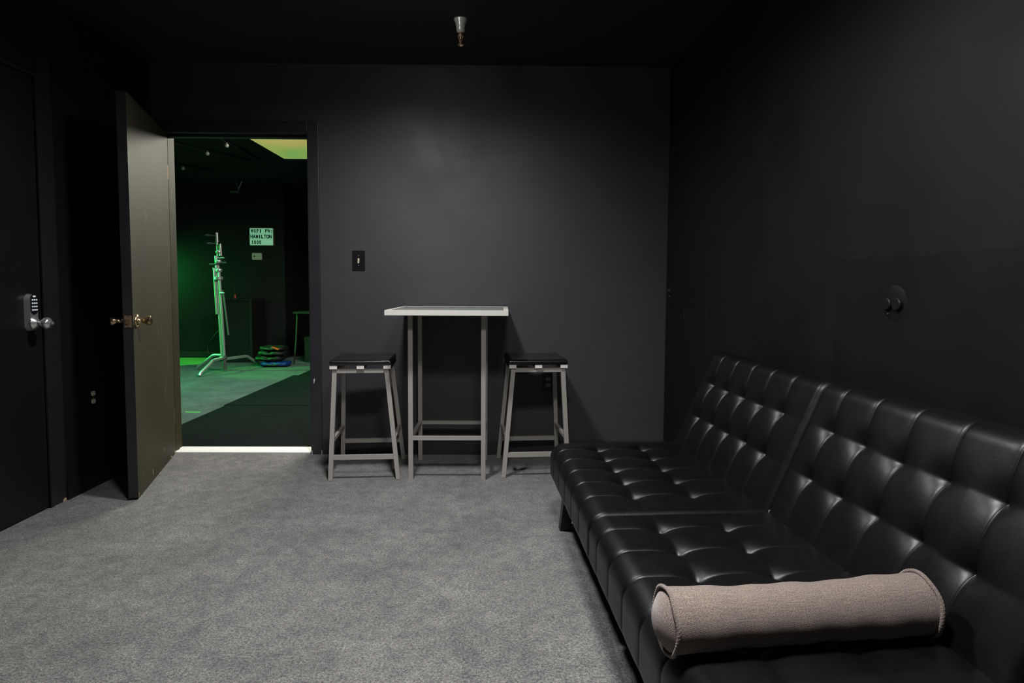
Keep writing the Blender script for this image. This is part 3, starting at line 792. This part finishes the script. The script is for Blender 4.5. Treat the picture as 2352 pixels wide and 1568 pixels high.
    # piping welt along the seam edge of each seat half
# legs: short tapered blocks splayed outwards
def sofa_leg(v, u, sv, su):
    b = BM()
    wt, wb = 0.032, 0.0215
    ztop = 0.206
    cv, cu = v - sv * 0.000, u
    dv, du = sv * 0.018, su * 0.030
    top = [(cv - wt, cu - wt, ztop), (cv + wt, cu - wt, ztop), (cv + wt, cu + wt, ztop), (cv - wt, cu + wt, ztop)]
    bot = [(cv + dv - wb, cu + du - wb, 0), (cv + dv + wb, cu + du - wb, 0), (cv + dv + wb, cu + du + wb, 0), (cv + dv - wb, cu + du + wb, 0)]
    prism(b, bot, top)
    return obj('leg', b, M_SOFALEG, sofa, bevel=0.004)
TOTV = V0 + PITCHV + ML
for v, sv in ((-0.035, -1), (TOTV - 0.08, 1)):
    sofa_leg(v, 0.085, sv, -1)
    sofa_leg(v, 0.60, sv, 1)
b = BM()
for u in (0.10, 0.56):
    box(b, V0 + 0.05, TOTV - 0.05, u - 0.018, u + 0.018, 0.165, 0.204)
for v in (-0.02, 0.80, TOTV - 0.08):
    box(b, v - 0.018, v + 0.018, 0.10, 0.56, 0.170, 0.204)
obj('under_frame', b, M_BLACKMETAL, sofa, bevel=0.002)
b = BM(); tube(b, [(0.05, 0.10, 0.17), (0.10, 0.35, 0.03), (0.12, 0.58, 0.03)], 0.011, 10)
obj('brace', b, M_BLACKMETAL, sofa, smooth=True)
b = BM(); tube(b, [(TOTV - 0.15, 0.10, 0.17), (TOTV - 0.20, 0.35, 0.03), (TOTV - 0.22, 0.58, 0.03)], 0.011, 10)
obj('brace', b, M_BLACKMETAL, sofa, smooth=True)
# small bright clip where the halves meet in the crease
b = BM(); vm = V0 + ML + 0.003
box(b, vm - 0.003, vm + 0.003, 0.585, 0.590, 0.374, 0.384)
tube(b, [(vm + 0.003, 0.582, 0.383), (vm + 0.006, 0.586, 0.386), (vm + 0.003, 0.590, 0.387)], 0.001, 6)
o = obj('hinge_clip', b, M_CHROME, sofa, bevel=0.001); o['label'] = 'small bright metal clip'

# ------------------------------------------------------------------ bolster pillow
BR = 0.0605
Lb = 0.550
bol = tag(empty('bolster_pillow', (0.597, 1.243, 0.385 + BR)), 'taupe woven bolster pillow with piped ends lying on the sofa seat', 'pillow')
bol.rotation_euler = (0, math.radians(-0.2), math.radians(6.6))
NX, NA = 90, 96
me = bpy.data.meshes.new('pillow_body')
vs = []; fs = []; uvs = []
prof = []
for i in range(NX + 1):
    x = -Lb / 2 + Lb * i / NX
    sag = 0.0012 * math.sin(i * 0.19) + 0.0010 * math.sin(i * 0.43 + 1)
    prof.append((x, BR - 0.0035 * (math.cos(x / Lb * 2 * PI) * 0.5 + 0.5) + sag))
for (x, r) in prof:
    for a in range(NA):
        t_ = 2 * PI * a / NA
        rr_ = r * (1 + 0.003 * math.sin(3 * t_ + x * 9) )
        z = rr_ * math.sin(t_); z = max(z, -BR + 0.001 * 0)
        bend = 0.004 * math.cos(x / Lb * PI)
        vs.append((x, rr_ * math.cos(t_), z - bend * 0.6))
for i in range(NX):
    for a in range(NA):
        b_ = (a + 1) % NA
        fs.append((i * NA + a, i * NA + b_, (i + 1) * NA + b_, (i + 1) * NA + a))
        u0, u1 = prof[i][0], prof[i + 1][0]; v0_, v1_ = a / NA * 2 * PI * BR, (a + 1) / NA * 2 * PI * BR
        uvs += [(u0, v0_), (u0, v1_), (u1, v1_), (u1, v0_)]
me.from_pydata(vs, [], fs); me.update()
ul = me.uv_layers.new(name='wrap')
for i, uv in enumerate(uvs): ul.data[i].uv = uv
link_mesh('pillow_body', me, M_TWILL, bol, smooth=True)
for s in (-1, 1):
    me = bpy.data.meshes.new('end_panel'); vs = []; fs = []; uvs = []
    K = 16
    for k in range(K + 1):
        q = k / K; r = (BR - 0.003) * (1 - q)
        bulge = 0.026 * (1 - (1 - q) ** 2.2)
        for a in range(NA):
            t_ = 2 * PI * a / NA
            vs.append((s * (Lb / 2 - 0.001 + bulge), r * math.cos(t_), r * math.sin(t_)))
    for k in range(K):
        for a in range(NA):
            b_ = (a + 1) % NA
            f_ = (k * NA + a, k * NA + b_, (k + 1) * NA + b_, (k + 1) * NA + a)
            fs.append(f_)
            uvs += [(vs[j][1], vs[j][2]) for j in f_]
    me.from_pydata(vs, [], fs); me.update()
    ul = me.uv_layers.new(name='wrap')
    for i, uv in enumerate(uvs): ul.data[i].uv = uv
    link_mesh('end_panel', me, M_TWILL, bol, smooth=True)
    # piping cord, slightly lumpy and twisted
    me = bpy.data.meshes.new('piping'); vs = []; fs = []; uvs = []
    NS = 220; rp = 0.0042
    for i in range(NS):
        t_ = 2 * PI * i / NS
        R_ = BR + 0.0030
        wob = 0.0012 * math.sin(5 * t_ + s) 
        for j in range(12):
            p_ = 2 * PI * j / 12
            rj = rp * (1 + 0.10 * math.sin(p_ * 2 + t_ * 60))
            vs.append((s * (Lb / 2 - 0.0005) + wob + rj * math.sin(p_), (R_ + rj * math.cos(p_)) * math.cos(t_), (R_ + rj * math.cos(p_)) * math.sin(t_)))
    for i in range(NS):
        i2 = (i + 1) % NS
        for j in range(12):
            j2 = (j + 1) % 12
            f_ = (i * 12 + j, i * 12 + j2, i2 * 12 + j2, i2 * 12 + j); fs.append(f_)
            uvs += [(j / 12 * 0.026, i / NS * 0.45), (j2 / 12 * 0.026 + (0.026 if j2 == 0 else 0), i / NS * 0.45), (j2 / 12 * 0.026, (i + 1) / NS * 0.45), (j / 12 * 0.026, (i + 1) / NS * 0.45)]
    me.from_pydata(vs, [], fs); me.update()
    ul = me.uv_layers.new(name='wrap')
    for i, uv in enumerate(uvs): ul.data[i].uv = uv
    link_mesh('piping', me, M_TWILL, bol, smooth=True)

# ------------------------------------------------------------------ studio beyond the doorway
SX0, SX1, SY0, SY1, SH = -7.6, 0.6, D + WT, 9.46, 2.57
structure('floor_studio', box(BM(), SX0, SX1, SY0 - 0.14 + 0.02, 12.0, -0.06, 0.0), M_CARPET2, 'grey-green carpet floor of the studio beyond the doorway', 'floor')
structure('ceiling_studio', box(BM(), SX0, SX1, SY0, 12.0, SH, SH + 0.08), M_CEIL, 'black ceiling of the studio beyond the doorway', 'ceiling')
structure('wall_studio_end', box(BM(), SX0, -3.235, SY1, SY1 + 0.12, -0.06, SH), M_STUDIO, 'black studio wall carrying the lightbox sign', 'wall')
structure('wall_studio_return', box(BM(), -3.355, -3.235, SY1 + 0.12, 11.9, -0.06, SH), M_STUDIO, 'black studio wall turning away into the recess', 'wall')
structure('wall_studio_recess', box(BM(), -3.355, SX1, 11.0, 11.12, -0.06, SH), M_STUDIO, 'black wall at the far end of the studio recess', 'wall')
structure('wall_studio_left', box(BM(), SX0 - 0.12, SX0, SY0, 12.0, -0.06, SH), M_STUDIO, 'black left side wall of the studio', 'wall')
structure('wall_studio_right', box(BM(), SX1, SX1 + 0.12, SY0, 12.0, -0.06, SH), M_STUDIO, 'black right side wall of the studio', 'wall')
structure('baseboard_studio', box(BM(), SX0, -3.235, SY1 - 0.012, SY1, 0, 0.10), M_TRIM, 'black baseboard under the studio end wall', 'baseboard')
g = structure('floor_green', prism(BM(), [(-7.5, 8.30, 0.0), (-4.62, 8.30, 0.0), (-4.16, 8.72, 0), (-4.35, 9.44, 0.0), (-7.5, 9.44, 0.0)], [(-7.5, 8.30, 0.004), (-4.62, 8.30, 0.004), (-4.16, 8.72, 0.004), (-4.35, 9.44, 0.004), (-7.5, 9.44, 0.004)]), M_GREENFLOOR, 'bright green screen floor sheet in the studio corner', 'floor')
for (x0_, x1_, y0_, y1_, lab) in ((-2.50, -0.9, SY0 + 0.022, 5.70, 'black floor mat just inside the studio doorway'), (-2.52, -0.9, 5.715, 7.62, 'second black floor mat lying beyond the first one'), (-2.46, -0.9, 7.64, 8.95, 'black floor mat farthest into the studio')):
    m_ = obj('floor_mat', box(BM(), x0_, x1_, y0_, y1_, 0.0, 0.010), M_RUG, None, bevel=0.003)
    tag(m_, lab, 'floor mat', 'black floor mats')
tp = obj('floor_tape', prism(BM(), [(-2.735, 5.435, 0), (-2.735, 5.458, 0), (-2.600, 5.440, 0), (-2.600, 5.418, 0)][::-1], [(-2.735, 5.435, 0.0006), (-2.735, 5.458, 0.0006), (-2.600, 5.440, 0.0006), (-2.600, 5.418, 0.0006)][::-1]), M_GREENTAPE)
tag(tp, 'short strip of green tape stuck on the studio carpet', 'tape')

# ceiling panel light
pl = tag(empty('ceiling_panel_light', (-2.26, 6.93, SH)), 'rectangular yellow-green glowing ceiling light panel in the studio', 'ceiling light')
obj('diffuser', box(BM(), -0.30, 0.30, -0.60, 0.60, -0.012, -0.004), M_PANEL, pl)
b = BM()
for (a0, a1, c0, c1) in ((-0.32, 0.32, -0.62, -0.60), (-0.32, 0.32, 0.60, 0.62), (-0.32, -0.30, -0.60, 0.60), (0.30, 0.32, -0.60, 0.60)):
    box(b, a0, a1, c0, c1, -0.014, 0.0)
obj('panel_frame', b, M_CEIL, pl)
# ceiling pipe runs with small sprinklers
for (p, q, heads, lab) in (((-4.35, 7.36, 2.55), (-3.75, 8.30, 2.55), [0.66], 'thin dark ceiling pipe with a pale sprinkler near the door edge'),
                           ((-3.42, 6.70, 2.55), (-3.00, 7.62, 2.55), [0.42], 'thin dark ceiling pipe with a faint sprinkler, middle of the studio ceiling'),
                           ((-2.85, 6.50, 2.55), (-2.86, 7.60, 2.55), [0.15], 'thin dark ceiling pipe beside the glowing light panel')):
    P_, Q_ = Vector(p), Vector(q)
    r = tag(empty('ceiling_pipe', p), lab, 'pipe', 'studio ceiling pipes')
    obj('pipe', tube(BM(), [(0, 0, 0.005), tuple(Q_ - P_ + Vector((0, 0, 0.005)))], 0.010, 8), M_CAB, r)
    for h_ in heads:
        c_ = (Q_ - P_) * h_
        obj('sprinkler_cap', lathe(BM(), [(0.0, -0.05), (0.012, -0.048), (0.022, -0.036), (0.022, -0.022), (0.010, -0.010), (0.008, 0.0)], 16, tuple(c_)), M_CUP, r, smooth=True)
# bracket hanging below the ceiling at the far wall
br = tag(empty('wall_bracket', (-3.80, 9.30, 2.47)), 'small green-lit bracket lamp hanging high by the studio end wall', 'bracket')
b = BM(); tube(b, [(-0.075, 0, 0.11), (-0.02, 0, 0.0)], 0.010, 8); tube(b, [(0.03, 0, 0.11), (-0.02, 0, 0.0)], 0.010, 8); tube(b, [(-0.02, 0, 0.0), (-0.02, 0, -0.045)], 0.012, 8)
obj('bracket_arms', b, M_STANDCH, br)
obj('bracket_head', box(BM(), -0.14, -0.01, -0.03, 0.03, -0.060, -0.035), M_STANDCH, br, bevel=0.004)

# lightbox sign
lb = tag(empty('lightbox_sign', (-3.553, SY1, 1.793)), 'white cinema lightbox sign with wifi lettering on the studio wall', 'sign')
sw_, sh_ = 0.345, 0.255
obj('sign_case', rounded_plate(BM(), 0, 0, sw_, sh_, 0.012, -0.045, 0.0), M_LBOXW, lb)
obj('light_panel', rounded_plate(BM(), 0, 0, sw_ - 0.012, sh_ - 0.012, 0.008, -0.047, -0.045), M_LBOX, lb)
b = BM()
for zz in (0.043, -0.041): box(b, -sw_ / 2 + 0.008, sw_ / 2 - 0.008, -0.0485, -0.047, zz - 0.0012, zz + 0.0012)
obj('letter_rail', b, M_LBOXW, lb)
def text_mesh(name, s, size, m, parent, loc, sx=1.0, spacing=1.0, bold=0.006):
    cu = bpy.data.curves.new(name, 'FONT'); cu.body = s; cu.size = size; cu.extrude = 0.0006; cu.offset = bold * size
    cu.space_character = spacing; cu.align_x = 'LEFT'
    to = bpy.data.objects.new(name, cu); COL.objects.link(to)
    dg = bpy.context.evaluated_depsgraph_get()
    me = bpy.data.meshes.new_from_object(to.evaluated_get(dg)); me.name = name
    bpy.data.objects.remove(to, do_unlink=True)
    me.materials.clear()
    o = link_mesh(name, me, m, parent)
    o.location = loc; o.rotation_euler = (PI / 2, 0, 0); o.scale = (sx, 1, 1)
    return o
for (word, x_, z_, stp) in (('WIFI PW:', -0.152, 0.060, 0.0405), ('HAMILTON', -0.160, -0.022, 0.0392), ('1000', -0.150, -0.104, 0.0385)):
    for i_, ch in enumerate(word):
        if ch == ' ': continue
        fx = {'W': 0.60, 'M': 0.62, 'I': 1.2, ':': 1.0, '1': 0.9, 'L': 0.95, 'F': 0.9}.get(ch, 0.74)
        o = text_mesh('letter', ch, 0.070, M_INK, lb, (0, -0.0478, z_), fx, 1.0, 0.045)
        xs = [v.co.x for v in o.data.vertices]; mid_ = (min(xs) + max(xs)) / 2
        o.location.x = x_ + stp * (i_ + 0.5) - mid_ * fx
# thermostat
th = tag(empty('thermostat', (-3.632, SY1, 1.506)), 'small white thermostat box below the lightbox sign', 'thermostat')
obj('case', rounded_plate(BM(), 0, 0, 0.140, 0.100, 0.010, -0.028, 0.0), mat('thermostat_shell', (0.80, 0.85, 0.72), 0.5, emit=(0.4, 0.8, 0.4), estr=0.0), th, bevel=0.003)
obj('dial', lathe(BM(), [(0.0, -0.031), (0.010, -0.031), (0.011, -0.028)], 16, (-0.033, 0, 0.002), 'Y'), M_BLACKPL, th)

# dark cabinet with a small upright thing on it
cabx0, cabx1, caby = -3.905, -3.512, 8.90
cb_ = tag(empty('side_cabinet', ((cabx0 + cabx1) / 2, caby, 0)), 'dark waist-high cabinet standing against the studio end wall', 'cabinet')
hw = (cabx1 - cabx0) / 2
obj('cabinet_body', box(BM(), -hw + 0.02, hw - 0.02, 0.01, 0.50, 0.0, 0.87), M_CAB, cb_, bevel=0.003)
obj('cabinet_top', box(BM(), -hw, hw, 0.0, 0.52, 0.87, 0.895), M_CABE, cb_, bevel=0.003)
obj('edge_strip', box(BM(), hw - 0.035, hw - 0.001, -0.003, 0.004, 0.0, 0.87), M_CABE, cb_)
obj('side_panel', box(BM(), hw - 0.02, hw, 0.0, 0.51, 0.0, 0.87), M_CAB, cb_, bevel=0.002)
obj('side_panel', box(BM(), -hw, -hw + 0.02, 0.0, 0.51, 0.0, 0.87), M_CABE, cb_, bevel=0.002)
rb_ = tag(empty('spray_bottle', (-3.80, 9.05, 0.895)), 'slim bottle with red base on top of the dark cabinet', 'bottle')
obj('bottle_base', lathe(BM(), [(0.0, 0.0), (0.014, 0.0), (0.015, 0.02), (0.010, 0.05), (0.006, 0.06), (0.0, 0.06)], 16), M_RED, rb_, smooth=True)
obj('bottle_stem', lathe(BM(), [(0.0, 0.055), (0.006, 0.058), (0.006, 0.15), (0.008, 0.17), (0.0, 0.172)], 12), M_CABE, rb_, smooth=True)

# folded light stand (turtle base, three risers, grip arm)
CSX, CSY = -3.533, 8.03
cs = tag(empty('light_stand', (CSX, CSY, 0)), 'tall chrome folded light stand lit green in the studio', 'light stand')
lean = -0.038
def colp(z, dx=0.0, dy=0.0): return (dx + lean * (z - 0.1), dy, z)
for (dx, dy, z0_, z1_, r_) in ((0.018, -0.01, 0.06, 1.27, 0.0165), (-0.018, 0.0, 0.16, 1.45, 0.0150), (0.0, 0.02, 0.12, 1.62, 0.012)):
    obj('riser', tube(BM(), [colp(z0_, dx, dy), colp(z1_, dx, dy)], r_, 16), M_STANDCH, cs, smooth=True)
obj('riser', tube(BM(), [colp(0.72, -0.045, -0.01), colp(1.30, -0.045, -0.01)], 0.013, 12), M_STANDCH, cs, smooth=True)
obj('spigot', tube(BM(), [colp(1.62, 0.0, 0.02), colp(1.74, 0.0, 0.02)], 0.020, 12), M_STANDCH, cs, smooth=True)
obj('spigot', tube(BM(), [colp(1.45, 0.045, 0), colp(1.60, 0.045, 0)], 0.017, 12), M_STANDCH, cs, smooth=True)
for (z_, dx, w_) in ((1.17, 0.0, 0.055), (1.27, 0.01, 0.040), (1.38, 0.01, 0.042), (1.50, 0.02, 0.035), (0.17, 0.0, 0.045)):
    obj('collar', lathe(BM(), [(0.0, z_ - 0.022), (w_ * 0.8, z_ - 0.022), (w_, z_ - 0.012), (w_, z_ + 0.012), (w_ * 0.8, z_ + 0.022), (0.0, z_ + 0.022)], 16, (lean * (z_ - 0.1) + dx, 0, 0)), M_STANDCH if z_ > 0.2 else M_STANDDK, cs, smooth=True)
for (z_, sx_, l_) in ((1.42, 1, 0.10), (1.36, 1, 0.13), (1.60, -1, 0.11), (1.70, -1, 0.13), (1.34, -1, 0.09), (0.98, 1, 0.06)):
    b = BM(); c_ = colp(z_, 0.0, -0.01)
    tube(b, [c_, (c_[0] + sx_ * l_ * 0.6, c_[1] - 0.01, c_[2] + 0.005)], 0.006, 8)
    lathe(b, [(0.0, -0.03), (0.012, -0.028), (0.014, 0.0), (0.012, 0.028), (0.0, 0.03)], 10, (c_[0] + sx_ * l_ * 0.7, c_[1] - 0.012, c_[2] + 0.005), 'X')
    obj('tee_knob', b, M_STANDCH if z_ in (1.42, 0.98) else M_STANDDK, cs, smooth=True)
obj('grip_arm', tube(BM(), [colp(1.02, 0.045, -0.02), colp(0.93, 0.062, -0.02), (0.078, -0.02, 0.46)], 0.011, 10), M_STANDDK, cs, smooth=True)
# legs: each runs out flat from the base then bends to the floor
def cleg(ang, zh, r1, r2):
    d_ = Vector((math.cos(ang), math.sin(ang), 0)); pts = [d_ * 0.02 + Vector((0, 0, zh))]
    pts += [d_ * (r1 - 0.05) + Vector((0, 0, zh)), d_ * (r1 - 0.015) + Vector((0, 0, zh - 0.006)), d_ * (r1 + 0.02) + Vector((0, 0, zh - 0.030)), d_ * (r2 - 0.02) + Vector((0, 0, 0.040)), d_ * r2 + Vector((0, 0, 0.014))]
    return obj('leg', tube(BM(), pts, [0.019] * 4 + [0.020, 0.017], 12), M_STANDCH, cs, smooth=True)
cleg(math.radians(263), 0.165, 0.26, 0.52)
cleg(math.radians(68), 0.150, 0.42, 0.60)
cleg(math.radians(165), 0.200, 0.17, 0.40)
obj('column_foot', tube(BM(), [(0.012, -0.008, 0.02), (0.010, -0.006, 0.20)], 0.026, 14), M_STANDDK, cs, smooth=True)
# cable drooping from the wall to the floor
pts = []
for k in range(24):
    t_ = k / 23
    pts.append((-3.98 - 0.28 * math.sin(t_ * PI * 0.95) * (0.4 + t_), 9.25 - 0.15 * t_, 0.62 * (1 - t_) ** 1.3 + 0.012))
cbl = obj('power_cable', tube(BM(), pts, 0.007, 8), M_BLACKPL, None, smooth=True)
tag(cbl, 'thin black cable drooping to the studio floor behind the light stand', 'cable')

# sandbags in a pile
def bag(name, loc, sx, sy, sz, m, label, rz=0.0, tagc=False, seed=1):
    r = tag(empty(name, loc, rz), label, 'sandbag', 'pile of sandbags')
    rg = random.Random(seed)
    for s in (-1, 1):
        b = BM(); bmesh.ops.create_uvsphere(b, u_segments=28, v_segments=16, radius=1.0)
        for v in b.verts:
            x, y, z = v.co
            k = (abs(x) ** 3.2 + abs(y) ** 3.2 + abs(z) ** 3.2) ** (1 / 3.2)
            v.co = Vector((x / k * sx * 0.58 + s * sx * 0.42, y / k * sy, z / k * sz + sz))
            v.co.z += (0.007 * math.sin(v.co.x * 37 + seed * 2) * math.cos(v.co.y * 31) + 0.004 * math.sin(v.co.x * 71 + v.co.y * 50 + seed)) * (1 if v.co.z > sz else 0.2); v.co.z = min(v.co.z, 2 * sz)
            v.co.z = max(v.co.z, 0.0)
        obj('pouch', b, m, r, smooth=True)
    b = BM(); tube(b, [(-sx * 0.45, -sy * 0.96, sz * 1.1), (-sx * 0.2, -sy * 1.10, sz * 0.9), (sx * 0.15, -sy * 1.10, sz * 0.8), (sx * 0.40, -sy * 0.96, sz * 1.1)], 0.010, 8)
    obj('strap', b, M_BAGG, r, smooth=True)
    if tagc:
        q = [(0.10, 1.75), (0.62, 0.55), (0.78, 0.95), (0.28, 1.95)]
        b = BM(); prism(b, [(sx * x, -sy * 1.04, sz * z) for x, z in q], [(sx * x, -sy * 0.90, sz * z) for x, z in q])
        o = obj('bag_tag', b, M_ORANGE, r); o['label'] = 'orange tag'
    return r
bag('sandbag', (-3.06, 8.55, 0.0), 0.19, 0.15, 0.034, M_BAGB, 'blue sandbag lying flat at the bottom of the pile', 0.06, False, 2)
bag('sandbag', (-3.14, 8.57, 0.0695), 0.185, 0.13, 0.036, M_BAG, 'black sandbag resting directly on the blue one', -0.03, False, 3)
bag('sandbag', (-3.11, 8.58, 0.143), 0.180, 0.13, 0.032, M_BAGG, 'dark grey sandbag near the top of the pile', -0.08, False, 4)
bag('sandbag', (-3.09, 8.58, 0.2085), 0.170, 0.13, 0.032, M_BAG, 'black sandbag with an orange tag on top of the pile', -0.10, True, 5)

# dark folding table at the studio's right side
ft = tag(empty('folding_table', (-2.62, 8.72, 0)), 'dark folding table with a thin leg seen through the doorway at its right edge', 'table')
obj('table_top', box(BM(), -0.26, 0.50, 0.0, 0.60, 0.700, 0.724), M_CABE, ft, bevel=0.003)
for (a, c, s_) in ((-0.22, 0.06, -1), (-0.22, 0.54, -1), (0.46, 0.06, 1), (0.46, 0.54, 1)):
    obj('leg', tube(BM(), [(a, c, 0.70), (a + s_ * 0.02, c, 0.34), (a + s_ * 0.055, c, 0.0)], 0.011, 8), mat('dark_table_leg', (0.03, 0.033, 0.025), 0.5) if s_ < 0 else M_CABE, ft, smooth=True)
eb = tag(empty('equipment_case', (-2.52, 8.95, 0)), 'low black equipment case under the folding table', 'case')
obj('case_body', box(BM(), -0.28, 0.25, 0.0, 0.42, 0.0, 0.30), M_BAG, eb, bevel=0.012)
obj('case_lid', box(BM(), -0.285, 0.255, -0.005, 0.425, 0.30, 0.36), M_CAB, eb, bevel=0.012)
obj('case_handle', tube(BM(), [(-0.08, -0.008, 0.20), (-0.07, -0.03, 0.19), (0.07, -0.03, 0.19), (0.08, -0.008, 0.20)], 0.006, 8), M_BLACKPL, eb)
